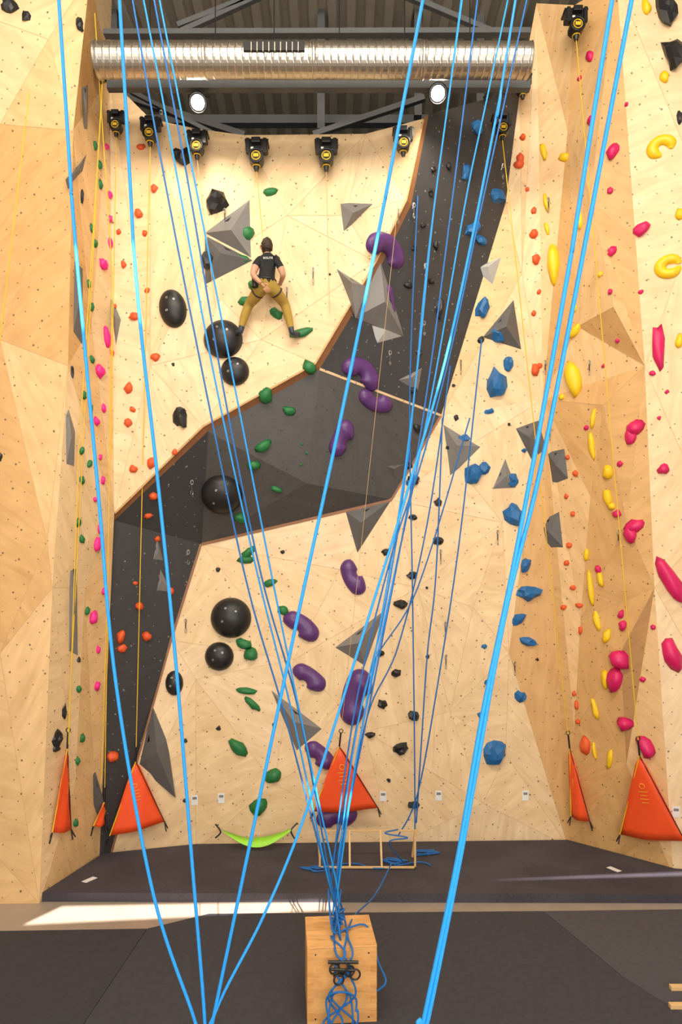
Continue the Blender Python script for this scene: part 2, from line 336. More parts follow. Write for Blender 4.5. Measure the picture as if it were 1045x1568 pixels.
def ring_hold(x,y,R,r,gap):
    bm=bmesh.new(); loc,n=hit(x,y); s=loc.y/F; m=frame(loc,n,0); R*=s; r*=s
    NS=30; NR=12; rings=[]
    for i in range(NS+1):
        a=gap[0]+(gap[1]-gap[0])*i/NS; rr=r*(0.35+0.65*min(1,6*min(i,NS-i)/NS+0.1))
        rings.append([bm.verts.new(loc+m@Vector(((R+rr*math.cos(b))*math.cos(a)*1.1,(R+rr*math.cos(b))*math.sin(a)*.9,rr*.9*max(-.2,math.sin(b))))) for b in [2*math.pi*j/NR for j in range(NR)]])
    for i in range(NS):
        for j in range(NR):
            f=bm.faces.new((rings[i][j],rings[i][(j+1)%NR],rings[i+1][(j+1)%NR],rings[i+1][j])); f.smooth=True
    bm.faces.new(rings[0]); bm.faces.new(rings[-1])
    obj_from_bm(bm,'yellow_ring_hold',[M['yellow']])
ring_hold(1014,226,12,8,(-.4,4.7)); ring_hold(1026,408,12,8,(0.2,6.1))

def volume(base,apex,h,mat='grayvol',g=1.0):
    bm=bmesh.new(); cx=sum(p[0] for p in base)/len(base); cy=sum(p[1] for p in base)/len(base)
    base=[(cx+(x-cx)*g,cy+(y-cy)*g) for x,y in base]; apex=(cx+(apex[0]-cx)*g,cy+(apex[1]-cy)*g)
    loc,n=hit(cx,cy)
    vs=[bm.verts.new(onplane(x,y,loc,n,-0.02)) for x,y in base]
    a=bm.verts.new(onplane(apex[0],apex[1],loc,n,h))
    k=len(vs)
    for i in range(k): bm.faces.new((vs[i],vs[(i+1)%k],a))
    bm.faces.new(vs)
    bmesh.ops.recalc_face_normals(bm,faces=bm.faces)
    A,B=vs[0].co,vs[1].co; C=a.co; ce=(A+B+C)/3; nn=(B-A).cross(C-A).normalized()
    if nn.dot(ce-CAM)>0: nn=-nn
    gg=[ce+(q-ce)*0.14+nn*.004 for q in (A,B,C)]
    f=bm.faces.new([bm.verts.new(q) for q in gg]); f.material_index=1
    return obj_from_bm(bm,'pyramid_wall_volume',[M[mat],M['blackpl']])
for v in [
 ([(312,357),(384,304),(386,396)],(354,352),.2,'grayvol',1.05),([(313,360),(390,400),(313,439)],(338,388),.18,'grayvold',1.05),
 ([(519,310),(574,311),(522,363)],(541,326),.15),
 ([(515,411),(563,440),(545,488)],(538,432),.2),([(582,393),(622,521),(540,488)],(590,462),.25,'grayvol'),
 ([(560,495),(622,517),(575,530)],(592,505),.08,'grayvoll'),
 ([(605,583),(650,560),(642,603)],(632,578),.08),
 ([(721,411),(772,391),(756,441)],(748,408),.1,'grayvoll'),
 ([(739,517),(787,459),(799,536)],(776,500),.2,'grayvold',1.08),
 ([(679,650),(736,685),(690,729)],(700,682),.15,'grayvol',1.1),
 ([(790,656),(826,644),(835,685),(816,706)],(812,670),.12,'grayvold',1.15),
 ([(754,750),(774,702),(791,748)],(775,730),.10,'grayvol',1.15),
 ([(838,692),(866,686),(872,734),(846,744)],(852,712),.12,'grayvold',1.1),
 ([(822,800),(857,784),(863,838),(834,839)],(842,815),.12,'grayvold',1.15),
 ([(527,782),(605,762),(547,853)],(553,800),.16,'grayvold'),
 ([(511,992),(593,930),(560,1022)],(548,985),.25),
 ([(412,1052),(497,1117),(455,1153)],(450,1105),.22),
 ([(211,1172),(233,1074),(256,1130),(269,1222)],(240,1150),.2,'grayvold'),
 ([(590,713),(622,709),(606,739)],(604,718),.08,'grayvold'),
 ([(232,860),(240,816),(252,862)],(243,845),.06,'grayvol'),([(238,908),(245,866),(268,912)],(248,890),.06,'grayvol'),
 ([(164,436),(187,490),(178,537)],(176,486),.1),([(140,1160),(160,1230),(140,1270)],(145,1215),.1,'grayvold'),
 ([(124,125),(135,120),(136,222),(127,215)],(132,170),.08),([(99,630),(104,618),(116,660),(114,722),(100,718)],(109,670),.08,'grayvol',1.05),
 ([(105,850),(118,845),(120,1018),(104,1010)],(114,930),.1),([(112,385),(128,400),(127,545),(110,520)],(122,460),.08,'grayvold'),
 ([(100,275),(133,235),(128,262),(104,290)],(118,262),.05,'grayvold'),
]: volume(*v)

# ---------------- building shell ----------------
mconc=simple('polished_concrete',(0.36,0.29,0.23),0.35,bump=.05,bscale=25,var=.15)
bm=bmesh.new(); box(bm,Vector((0.5,5,-0.1)),(17,20.5,0.2)); obj_from_bm(bm,'floor',mconc)
mm,N,L,b=newmat('charcoal_carpet_mat')
tc=N.new('ShaderNodeTexCoord'); n1=N.new('ShaderNodeTexNoise'); n1.inputs['Scale'].default_value=70; n1.inputs['Detail'].default_value=6
n2=N.new('ShaderNodeTexNoise'); n2.inputs['Scale'].default_value=1.2; n2.inputs['Detail'].default_value=5
L.new(tc.outputs['Object'],n1.inputs['Vector']); L.new(tc.outputs['Object'],n2.inputs['Vector'])
ad=N.new('ShaderNodeMath'); ad.operation='ADD'; L.new(n1.outputs['Fac'],ad.inputs[0]); L.new(n2.outputs['Fac'],ad.inputs[1])
cr=N.new('ShaderNodeValToRGB')
dv=N.new('ShaderNodeMath'); dv.operation='MULTIPLY'; dv.inputs[1].default_value=.5; L.new(ad.outputs[0],dv.inputs[0]); L.new(dv.outputs[0],cr.inputs[0])
cr.color_ramp.elements[0].position=.3; cr.color_ramp.elements[1].position=.7
cr.color_ramp.elements[0].color=(0.026,0.022,0.030,1); cr.color_ramp.elements[1].color=(0.078,0.068,0.084,1)
L.new(cr.outputs[0],b.inputs['Base Color']); b.inputs['Roughness'].default_value=.8
matA=mm
matB=simple('dark_carpet_mat',(0.036,0.034,0.042),.85,bump=.3,bscale=150,var=.35)
matD=simple('mid_carpet_mat',(0.043,0.041,0.050),.85,bump=.3,bscale=150,var=.35)
matC=simple('grey_carpet_mat',(0.066,0.063,0.075),.8,bump=.3,bscale=150,var=.3)
def slab(name,pts,z0,z1,mat):
    bm=bmesh.new(); lo=[bm.verts.new((p.x,p.y,z0)) for p in pts]; hi=[bm.verts.new((p.x,p.y,z1)) for p in pts]; k=len(pts)
    bm.faces.new(hi)
    bm.faces.new(lo[::-1])
    for i in range(k): bm.faces.new((lo[i],lo[(i+1)%k],hi[(i+1)%k],hi[i]))
    bmesh.ops.recalc_face_normals(bm,faces=bm.faces)
    return obj_from_bm(bm,name,mat)
slab('crash_mat',[W(62,9.36,0)+Vector((0.02,0,0)),W(1250,9.30,0),W(1250,9.86,0),W(1034,10.22,0),W(870,11.46,0),W(600,11.36,0),W(300,11.26,0),W(158,10.84,0)],0.0,0.12,matA)
slab('floor_mat',[FL(-200,1432),FL(225,1425),FL(130,1568),FL(90,1640),FL(-900,1640)],0,0.025,matB)
slab('floor_mat',[FL(226,1425),FL(320,1402),FL(832,1398),FL(955,1500),FL(1060,1566),FL(1150,1650),FL(91,1650),FL(131,1568)],0,0.025,matD)
slab('floor_mat',[FL(833,1398),FL(1300,1392),FL(1900,1650),FL(1152,1650),FL(1061,1566),FL(956,1500)],0,0.025,matC)
ZC=H+9.3
mdeck=simple('metal_deck',(0.45,0.40,0.32),0.5,metal=0.2)
bm=bmesh.new(); x=-8.0; prof=[]
while x<9: 
    prof+= [(x,0),(x+.12,0),(x+.15,.1),(x+.27,.1)]; x+=.30
pv=[(bm.verts.new((px,-5,ZC+pz)),bm.verts.new((px,15,ZC+pz))) for px,pz in prof]
for i in range(len(pv)-1): bm.faces.new((pv[i][0],pv[i+1][0],pv[i+1][1],pv[i][1]))
box(bm,Vector((0.5,5,ZC+0.2)),(17,20.5,0.1))
obj_from_bm(bm,'ceiling',mdeck)
mdk=simple('dark_wall_paint',(0.03,0.03,0.03),.8); mwp=simple('white_wall_paint',(0.6,0.58,0.55),.8)
bm=bmesh.new(); box(bm,Vector((0.5,15.05,ZC/2)),(17,0.1,ZC)); obj_from_bm(bm,'wall_back',mdk)
bm=bmesh.new(); box(bm,Vector((-8,5,ZC/2)),(0.1,20,ZC)); obj_from_bm(bm,'wall_left',mwp)
bm=bmesh.new(); box(bm,Vector((9,5,ZC/2)),(0.1,20,ZC)); obj_from_bm(bm,'wall_right',mwp)
sd=Vector((0.12,-1,0.85))
def tow(p,y=-5.0):
    t=(y-p.y)/sd.y; return p+sd*t
patch1=[FL(36,1416),FL(515,1393),FL(515,1380),FL(95,1388)]  # sun streaks on the floor, traced back to slots
patch2=[FL(750,1348,.12),FL(1080,1340,.12),FL(1080,1334,.12),FL(900,1341,.12)]
outer=[Vector((-8,-5,0)),Vector((9,-5,0)),Vector((9,-5,ZC)),Vector((-8,-5,ZC))]
h1=[tow(p) for p in patch1]; h2=[tow(p) for p in patch2]
pl=[[Vector((p.x,p.z,0)) for p in q] for q in (outer,h1,h2)]
flat=[p for q in (outer,h1,h2) for p in q]
tris=tessellate_polygon(pl)
bm=bmesh.new(); vs=[bm.verts.new(p) for p in flat]
for t in tris:
    try: bm.faces.new([vs[i] for i in t])
    except Exception: pass
obj_from_bm(bm,'sun_slot_wall',mwp)  # unseen wall added behind camera, slots shaped to cut sun into streaks

bm=bmesh.new()
def bar(p,q,w,h): 
    d=q-p; r=d.normalized().to_track_quat('Y','Z').to_matrix()
    box(bm,(p+q)/2,(w,d.length,h),r)
bar(V(165,131,9.6),V(812,131,9.6),0.10,0.13)
bar(V(160,52,9.5),V(812,50,9.5),0.1,0.07)
for a,bq in [((272,52),(430,-20)),((590,-20),(760,52)),((400,-10),(272,40))]: bar(V(*a,9.7),V(*bq,9.7),0.07,0.07)
for xx in (175,492,640,735): bar(V(xx,180 if xx!=492 else 200,11.2),V(xx,-20,11.2),0.12,0.12)
bar(V(165,140,11.0),V(375,208,11.0),0.09,0.09); bar(V(200,140,10.6),V(330,207,10.6),0.06,0.06); bar(V(650,150,10.8),V(480,207,10.8),0.08,0.08); bar(V(120,186,12),V(850,186,12),0.14,0.14)
obj_from_bm(bm,'roof_truss',M['beam'])
mduct=simple('galvanised_steel',(0.50,0.47,0.42),0.36,metal=1,bscale=8,var=.2)
bm=bmesh.new()
A=V(148,92,9.0); Bq=V(812,93,9.0); NS=480; NR=40; R=0.20; rings=[]
for i in range(NS+1):
    c=A.lerp(Bq,i/NS); ring=[]
    for j in range(NR):
        a=2*math.pi*j/NR; ph=(i/8.0+j/NR)%1.0; rr=R*(1+(0.022 if ph<0.2 else 0)); 
        if i%120<3: rr=R*1.05
        ring.append(bm.verts.new(c+Vector((0,math.cos(a)*rr,math.sin(a)*rr))))
    rings.append(ring)
for i in range(NS):
    for j in range(NR):
        f=bm.faces.new((rings[i][j],rings[i][(j+1)%NR],rings[i+1][(j+1)%NR],rings[i+1][j])); f.smooth=False
bm.faces.new(rings[0]); bm.faces.new(rings[-1])
box(bm,V(420,72,8.80),(.76,.05,.12),mi=1)
for k in range(9): box(bm,V(385+k*9,72,8.77),(.012,.03,.11),mi=0)
for xx in (230,330,420,520,620,720): cyl(bm,V(xx,92,9.0)+Vector((0,0,.2)),V(xx,92,9.0)+Vector((0,0,ZC-V(xx,92,9.0).z)),.008,seg=6,mi=1)
obj_from_bm(bm,'ventilation_duct',[mduct,M['blackpl']])
mlamp=simple('lamp_glow',(1,1,1),.5,emit=((1,.95,.85),40))
for x,y,en in ((303,157,70),(671,143,170)):
    p=V(x,y,9.55); dr=Vector((0,-.75,-.66)).normalized(); bm=bmesh.new()
    cyl(bm,p-dr*.16,p,0.08,.12,seg=28,mi=0,caps=True); torus(bm,p,dr,.12,.010,28,8,0)
    cyl(bm,p-dr*.002,p+dr*.006,0.09,seg=28,mi=1)
    cyl(bm,p-dr*.2,p-dr*.14,.06,seg=16,mi=0)
    cyl(bm,p-dr*.12,V(x,131,9.6),.012,seg=8,mi=0); box(bm,p-dr*.1+Vector((0,0,.08)),(.3,.03,.03),mi=0)
    obj_from_bm(bm,'spot_lamp',[M['blackpl'],mlamp])
    ld=bpy.data.lights.new('spot_bulb','SPOT'); ld.energy=en; ld.spot_size=2.4; ld.spot_blend=.8; ld.shadow_soft_size=.1; ld.color=(1,.88,.68)
    lo=bpy.data.objects.new('spot_light',ld); lo.location=p+dr*.03; lo.rotation_euler=(Vector((0.15 if x>500 else 0,.25,-.9))).to_track_quat('-Z','Y').to_euler(); col.objects.link(lo)

# ---------------- auto belays ----------------
def autobelay(x,y,off=0.22,sc=1.0,Z=None):
    loc=D(x,y,off) if Z is None else V(x,y,Z)
    s=loc.y/F*sc; bm=bmesh.new()
    def P(dx,dy,dz=0): return loc+Vector((dx*s,dz*s,-dy*s))
    box(bm,P(0,-12,4),(34*s,14*s,18*s),mi=0,bev=2*s)
    box(bm,P(-13,-9,-4),(5*s,5*s,22*s),mi=0); box(bm,P(13,-9,-4),(5*s,5*s,22*s),mi=0)
    box(bm,P(0,-15,-6),(14*s,10*s,8*s),mi=0,bev=1*s)
    box(bm,P(0,-20,8),(36*s,20*s,3*s),mi=0)
    cyl(bm,P(0,8,-8),P(0,8,8),11*s,seg=24,mi=0); torus(bm,P(0,8,-8.5),(0,1,0),10*s,1.6*s,24,6,0)
    torus(bm,P(0,8,-8.5),(0,1,0),6.5*s,.8*s,20,6,1)
    box(bm,P(0,8,-9),(8*s,1*s,5*s),mi=1)
    cyl(bm,P(0,18,0),P(0,27,0),5.5*s,3*s,seg=16,mi=0); torus(bm,P(0,20,0),(0,0,1),5.5*s,.8*s,16,6,1)
    box(bm,P(-6,-4,-7),(4*s,1*s,3*s),mi=2)
    obj_from_bm(bm,'auto_belay_device',[M['blackpl'],M['yrope'],M['white']])
    return P(0,27,0)
ab={}
for k,a in {'c1':(393,235),'c2':(500,235),'l1':(302,220,.25,.9),'l2':(230,200,.25,.9),'l3':(178,188,.25,.8),'r1':(618,215,.3,.9),'r2':(770,192,.3,.85),'r3':(801,130,.3,.8),'t':(883,35,.3,1.0),'l4':(156,110,.3,.7)}.items():
    ab[k]=autobelay(*a)

# ---------------- belay gates ----------------
def gate(apex,bl,br,off=0.12,rope_to=None,mat='orange',fold=False,lm='yrope',lr=.0065):
    par=empty('belay_gate')
    A=D(*apex,off+.08); B=D(*bl,off); C=D(*br,off); bm=bmesh.new(); n=10; g={}
    nn=(B-A).cross(C-A).normalized()
    if nn.dot(A-CAM)>0: nn=-nn
    tw=(C-B).normalized()*0.03
    for i in range(n+1):
        for j in range(i+1):
            t=i/n; u=j/i if i else .5
            p=A*(1-t)+(B*(1-u)+C*u)*t + tw*(u-.5)*2*(1-t) - Vector((0,0,.03))*math.sin(u*math.pi)*t*.5
            p+= nn*0.04*math.sin(math.pi*u)*t + nn*.012*math.sin(u*9+t*4)
            g[i,j]=bm.verts.new(p)
    for i in range(n):
        for j in range(i+1):
            bm.faces.new((g[i,j],g[i+1,j],g[i+1,j+1]))
            if j<i: bm.faces.new((g[i,j],g[i+1,j+1],g[i,j+1]))
    for f in bm.faces: f.smooth=True
    o=obj_from_bm(bm,'fabric',[M[mat],M['blackpl']],parent=par); md=o.modifiers.new('s','SOLIDIFY'); md.thickness=.004
    bm=bmesh.new(); ce=A*.5+B*.25+C*.25+nn*.052; rt=(C-B).normalized(); up=(A-(B+C)/2).normalized(); sz=(C-B).length
    up=(up-rt*up.dot(rt)).normalized()
    R3=Matrix((( rt.x,up.x,nn.x),(rt.y,up.y,nn.y),(rt.z,up.z,nn.z)))
    for k in range(4):
        box(bm,ce+up*(.09-.05*k)*sz*1.2,(sz*(.10 if k%2 else .14),.010*sz,.002),R3)
    torus(bm,ce+up*.2*sz,nn,.04*sz,.005*sz,14,6)
    obj_from_bm(bm,'logo_print',[M['gold']],parent=par)
    curve('edge_webbing',[[A,B]],.009,M['yrope'],par); curve('edge_webbing_2',[[A,C]],.007,M['blackpl'],par)
    la=[]
    for P0,dx in ((B,-1),(C,1)):
        h_,nh=hit(*proj(P0)); h_=h_+nh*.01
        la.append([P0,P0*.5+h_*.5+Vector((dx*.04,0,-.08)),h_+Vector((dx*.05,0,-.10))])
        la.append([P0,P0+Vector((dx*.03,-.02,-.14))])
    curve('strap',[catmull(q,6) for q in la],.010,M['blackpl'],par)
    if rope_to is not None:
        d=(rope_to-A).normalized()
        bm=bmesh.new(); cyl(bm,A,A+d*.22,.014,seg=8); torus(bm,A+d*.25,(0,1,0),.03,.007,14,6)
        obj_from_bm(bm,'swivel_carabiner',[M['blackpl']],parent=par)
        curve('lead_line',[[A+d*.22,rope_to]],lr,M[lm],par)
gate((208,1166),(168,1280),(252,1258),.2,ab['l2'])
gate((103,1146),(80,1275),(109,1270),.05,ab['l4'])
gate((160,1228),(143,1265),(161,1262),.05,ab['l3'])
gate((520,1143),(480,1243),(579,1237),.25,ab['r1'],lm='pine',lr=.003)
gate((873,1146),(875,1250),(904,1258),.2,ab['r2'])
gate((980,1157),(950,1278),(1050,1288),.2,ab['t'])
bm=bmesh.new(); n=24; prev=None
for i in range(n+1):
    u=i/n; x=340+u*106; sag=math.sin(u*math.pi); yt=1271+sag*13-(0 if u<.5 else 2); yb=1272+sag*26
    a=V(x,yt,11.12); b_=V(x,yb,11.02-.08*sag)
    cur=(bm.verts.new(a),bm.verts.new(b_))
    if prev: bm.faces.new((prev[0],cur[0],cur[1],prev[1]))
    prev=cur
lg=obj_from_bm(bm,'lime_belay_gate',[M['lime']],smooth=True); md=lg.modifiers.new('s','SOLIDIFY'); md.thickness=.006
curve('gate_strap',[catmull([V(330,1262,11.1),V(338,1274,11.1),V(330,1283,11.1)]),catmull([V(456,1260,11.15),V(446,1272,11.1),V(452,1285,11.1)])],.012,M['blackpl'],lg)

curve('auto_belay_line',[[ab['c2'],D(505,480,.05)]],.004,M['pine'])
curve('auto_belay_line',[[ab['l1'],D(330,470,.05)]],.004,M['pine'])
curve('auto_belay_line',[[V(45,140,8.6),V(0,520,8.6),V(-60,1030,8.6)]],.006,M['yrope'])
curve('auto_belay_line',[[V(145,20,9.2),V(172,420,9.6),V(165,900,9.8),V(155,1200,10.0)],[V(158,118,9.3),V(120,700,9.4),V(105,1140,9.4)]],.006,M['yrope'])

# ---------------- blue ropes ----------------
def rope(pts,Zs,r=.0075,mat='rope',tail=None,parent=None,ceil=True):
    P=[]
    for i,(x,y) in enumerate(pts):
        t=i/(len(pts)-1); P.append(V(x,y,Zs[0]+(Zs[1]-Zs[0])*t))
    if ceil:
        d=(P[0]-P[1]).normalized()
        if d.z>0.2: P=[P[0]+d*((ZC-P[0].z)/d.z)]+P
    if tail: P+=tail
    return catmull(P,10)
base1=V(312,1640,3.0); t1=[base1,Vector((base1.x,base1.y,.9)),Vector((base1.x-.05,base1.y,.04))]
def nm(n,pl,r,mat): return curve(n,pl,r,M[mat])
for pts,Z in [([(90,0),(112,330),(150,750),(178,1050),(235,1370),(300,1568)],(2.9,3.0)),
              ([(183,0),(208,420),(240,720),(268,1000),(295,1330),(314,1568)],(2.9,3.0)),
              ([(648,0),(585,330),(520,650),(455,950),(375,1330),(325,1568)],(2.9,3.0)),
              ([(790,0),(764,160),(690,520),(625,750),(560,960),(470,1240),(405,1400),(332,1545)],(3.4,3.0))]:
    nm('blue_climbing_rope',[rope(pts,Z,tail=t1)],.0074 if pts[0][0]!=790 else .0064,'rope')
base2=V(640,1620,2.4); t2=[base2,Vector((base2.x,base2.y,.9)),Vector((base2.x,base2.y-.05,.04))]
for pts,Z in [([(938,0),(870,420),(790,850),(740,1090),(700,1320),(648,1568)],(2.4,2.4)),([(968,0),(905,330),(830,710),(772,950),(708,1300),(656,1560)],(2.4,2.4))]:
    nm('blue_climbing_rope',[rope(pts,Z,tail=t2)],.0076,'rope')
for k,pts in enumerate([[(203,0),(240,210),(300,520),(375,880),(435,1090),(490,1300),(512,1380)],
            [(220,0),(262,220),(325,560),(390,860),(447,1090),(497,1320),(514,1385)],
            [(236,0),(290,290),(345,610),(400,880),(458,1090),(505,1340),(516,1390)],
            [(256,60),(330,440),(420,900),(478,1180),(515,1350),(519,1395)]]):
    nm('blue_climbing_rope',[rope(pts,(6.3,6.85))],.0085,'rope' if k%2 else 'roped')
for k,pts in enumerate([[(700,60),(665,320),(640,560),(612,780),(575,1000),(540,1200),(516,1375)],
            [(724,60),(690,330),(660,560),(628,760),(572,1050),(530,1260),(513,1365)],
            [(755,110),(715,300),(668,570),(630,760),(600,900),(550,1140),(520,1330),(515,1390)],
            [(770,170),(735,330),(690,540),(648,700),(600,850),(545,1080),(510,1330),(512,1385)],
            [(690,130),(655,400),(625,700),(590,930),(548,1110),(522,1290),(510,1400)]]):
    nm('blue_climbing_rope',[rope(pts,(7.2,6.85))],.0085,'rope' if k%2==0 else 'roped')
for k,pts in enumerate([[(640,300),(628,600),(632,900),(635,1120),(636,1275)],[(738,520),(705,820),(672,1040),(640,1215),(610,1280)],[(678,640),(668,880),(655,1000),(645,1150),(638,1260)],[(690,560),(655,800),(610,990),(565,1090),(530,1250),(512,1330)],[(720,640),(640,900),(575,1010),(548,1105),(520,1270),(505,1330)]]):
    nm('blue_climbing_rope',[rope(pts,(10.2,10.6),ceil=False)],.011,'roped')
def scribble(c,rx,ry,n,seed,z=.012,hz=.03):
    r_=random.Random(seed); P=[]
    for i in range(n):
        a=i*2.2+r_.uniform(-.5,.5); k=r_.uniform(.35,1)
        P.append(Vector((c[0]+math.cos(a)*rx*k,c[1]+math.sin(a)*ry*k,c[2]+z+r_.uniform(0,hz))))
    return catmull(P,8)
coil=[scribble(FL(485,1332,.12),.25,.12,9,1),scribble(FL(600,1322,.12),.28,.15,9,2),scribble(FL(652,1308,.12),.22,.15,8,3),
      catmull([V(610,1270,10.0),V(590,1276,9.9),V(625,1283,9.9),V(596,1290,9.9),FL(620,1322,.13)]),
      catmull([FL(470,1330,.14),FL(540,1322,.14),FL(580,1330,.14),FL(640,1320,.14),FL(660,1325,.14)])]
curve('rope_coil',coil,.010,M['roped'])

# ---------------- plywood plyo crate + ropes ----------------
cr_=empty('plywood_crate')
bm=bmesh.new(); uvl2=bm.loops.layers.uv.new('UVMap')
ang=math.radians(4.5); Rz=Matrix.Rotation(ang,3,'Z'); w=.655; hgt=.70; c0=Vector((-.015,6.93,.025))
def lb(c,s,mi=0,bev=.004): box(bm,c0+Rz@Vector(c),s,Rz,mi,bev)
t=.02
lb((0,-w/2+t/2,hgt/2),(w,t,hgt)); lb((0,w/2-t/2,hgt/2),(w,t,hgt)); lb((-w/2+t/2,0,hgt/2),(t,w-2*t-.002,hgt)); lb((w/2-t/2,0,hgt/2),(t,w-2*t-.002,hgt))
lb((0,0,hgt+t/2),(w+.004,w+.004,t)); lb((0,0,t/2),(w-2*t-.01,w-2*t-.01,t))
for i in range(5):
    z=.08+i*.14
    for sx in (-1,1): lb((sx*(w/2-.03),-w/2-.001,z),(.06,.006,.07),1,.001)
for sx in (-.25,.25):
    for z in (.05,.65): cyl(bm,c0+Rz@Vector((sx,-w/2-.003,z)),c0+Rz@Vector((sx,-w/2+.005,z)),.008,seg=8,mi=2)
lb((0,-w/2-.001,.46),(.17,.006,.05),2,.002)
bm.normal_update()
for f in bm.faces:
    n=f.normal
    for l in f.loops:
        p=l.vert.co; l[uvl2].uv=(p.x*2+p.y*2,p.z*2) if abs(n.z)<.5 else (p.x*2,p.y*2)
M['cratew2']=plywood('crate_joint_plywood',(0.70,0.37,0.12),dots=False,grain=.25)
obj_from_bm(bm,'box_shell',[M['cratew'],M['cratew2'],M['blackpl']],parent=cr_)
rp=[]
r_=random.Random(5)
topc=Vector((-.02,6.85,.76))
for k in range(4):
    P=[V(513+r_.uniform(-10,10),1345+r_.uniform(-10,20),6.9)]
    P+=[topc+Vector((r_.uniform(-.10,.10),r_.uniform(-.15,.2),r_.uniform(.0,.05))) for _ in range(2)]
    P+=[Vector((.02+r_.uniform(-.10,.10),6.53,.72)),Vector((r_.uniform(-.06,.13),6.50,.58)),Vector((r_.uniform(-.16,.16),6.48,.35)),Vector((r_.uniform(-.2,.15),6.46,.12)),Vector((r_.uniform(-.2,.2),6.3,.05))]
    rp.append(catmull(P,10))
P=[Vector((.0+.17*math.cos(a)*(.8+.2*math.sin(a*1.7)),6.42+.02*math.sin(3*a),.24+.19*math.sin(a))) for a in [i*.55 for i in range(24)]]
rp.append(catmull(P,4))
rp.append(scribble((.0,6.3,.03),.30,.12,18,9))
rp.append(catmull([V(600,1322,9.4),V(575,1370,8.6),V(545,1400,7.4),topc+Vector((.08,0,.02))],10))
rp.append(catmull([topc,Vector((.25,7,.76)),Vector((.36,6.8,.5)),Vector((.42,6.6,.42)),Vector((.34,6.6,.33))],10))
curve('tangled_rope',rp,.0095,M['roped'],cr_)
kn=[]
for k in range(3):
    P=[Vector((-.02+.045*math.cos(a*1.9+k)+.02*k-.03,6.95+.05*math.sin(a*1.3+k),.80+.05*k+.04*math.sin(a+k))) for a in [i*.7 for i in range(14)]]
    kn.append(catmull(P,5))
curve('rope_knot',kn,.0095,M['roped'],cr_)
bm=bmesh.new()
for (dx,z,tilt) in ((-.06,.60,.3),(.02,.62,-.2),(.08,.58,.5),(.13,.55,.1),(-.02,.5,.2)):
    torus(bm,Vector((dx,6.475,z)),(tilt,-1,.1),.045,.009,20,8,0,1.0)
cyl(bm,Vector((-.12,6.48,.66)),Vector((.16,6.48,.66)),.016,seg=12); cyl(bm,Vector((-.1,6.47,.60)),Vector((.13,6.47,.59)),.014,seg=12)
obj_from_bm(bm,'carabiners',[M['blackpl']],parent=cr_)

bm=bmesh.new()
def tb(p,q,s=.028):
    d=q-p; box(bm,(p+q)/2,(s,d.length+s,s),d.normalized().to_track_quat('Y','Z').to_matrix(),0,.003)
zt=.12+.030
f0=FL(490,1328,zt); f1=FL(636,1328,zt); Zf=f0.y
a0=V(486,1272,Zf+.35); a1=V(637,1272,Zf+.35); b0=W(490,Zf+.45,zt); b1=W(632,Zf+.45,zt)
tb(f0,f1); tb(a0,a1); tb(f0,Vector((f0.x,f0.y,.55))); tb(f1,Vector((f1.x,f1.y,.55))); tb(b0,a0); tb(b1,a1)
tb(Vector((f0.x,f0.y,.55)),a0); tb(Vector((f1.x,f1.y,.55)),a1)
mA=FL(536,1328,zt); tb(mA,Vector((mA.x,mA.y+.35,a0.z))); mB=FL(585,1328,zt); tb(mB,Vector((mB.x,mB.y+.35,a0.z)))
obj_from_bm(bm,'timber_frame',[M['pine']])
bm=bmesh.new(); 
for yy in (1512,1540): box(bm,FL(1048,yy,.05),(.28,.06,.045),None,0,.004)
obj_from_bm(bm,'timber_offcuts',[M['pine']])
bm=bmesh.new()
for x,y in [(298,1225),(339,1222),(587,1219),(672,1218),(805,1218),(1036,1243)]:
    loc,n=hit(x,y); m=frame(loc,n); box(bm,loc+n*.006,(.105,.16,.004),m,0); box(bm,loc+n*.0085+m@Vector((0,.03,0)),(.07,.04,.001),m,1)
obj_from_bm(bm,'route_information_signs',[M['white'],M['grayvol']])
bm=bmesh.new()
for x,y in [(137,1347),(941,1331)]: box(bm,FL(x,y,.123),(.09,.2,.004),Matrix.Rotation(-.5 if x<500 else .5,3,'Z'),0)
obj_from_bm(bm,'mat_labels',[M['white']])
bm=bmesh.new()
for x,y in [(293,742),(287,850),(285,955),(632,320),(650,412),(596,545),(648,500),(841,312),(838,560),(788,1020),(762,820),(682,960),(905,560),(675,850),(480,420),(248,180),(345,330),(683,1010),(706,560),(440,450),(610,330),(845,660),(950,820),(292,215),(768,260)]:
    loc,n=hit(x,y); p=loc+n*.04
    torus(bm,p+Vector((0,0,.05)),(0.2,-1,0),.022,.004,12,5,0,1.5); box(bm,p-Vector((0,0,.03)),(.014,.006,.10),None,1); torus(bm,p-Vector((0,0,.11)),(0.9,-.6,0),.024,.004,12,5,0,1.5)
    cyl(bm,loc,p+Vector((0,0,.08)),.006,seg=6)
obj_from_bm(bm,'quickdraws',[M['steel'],M['blackpl']])

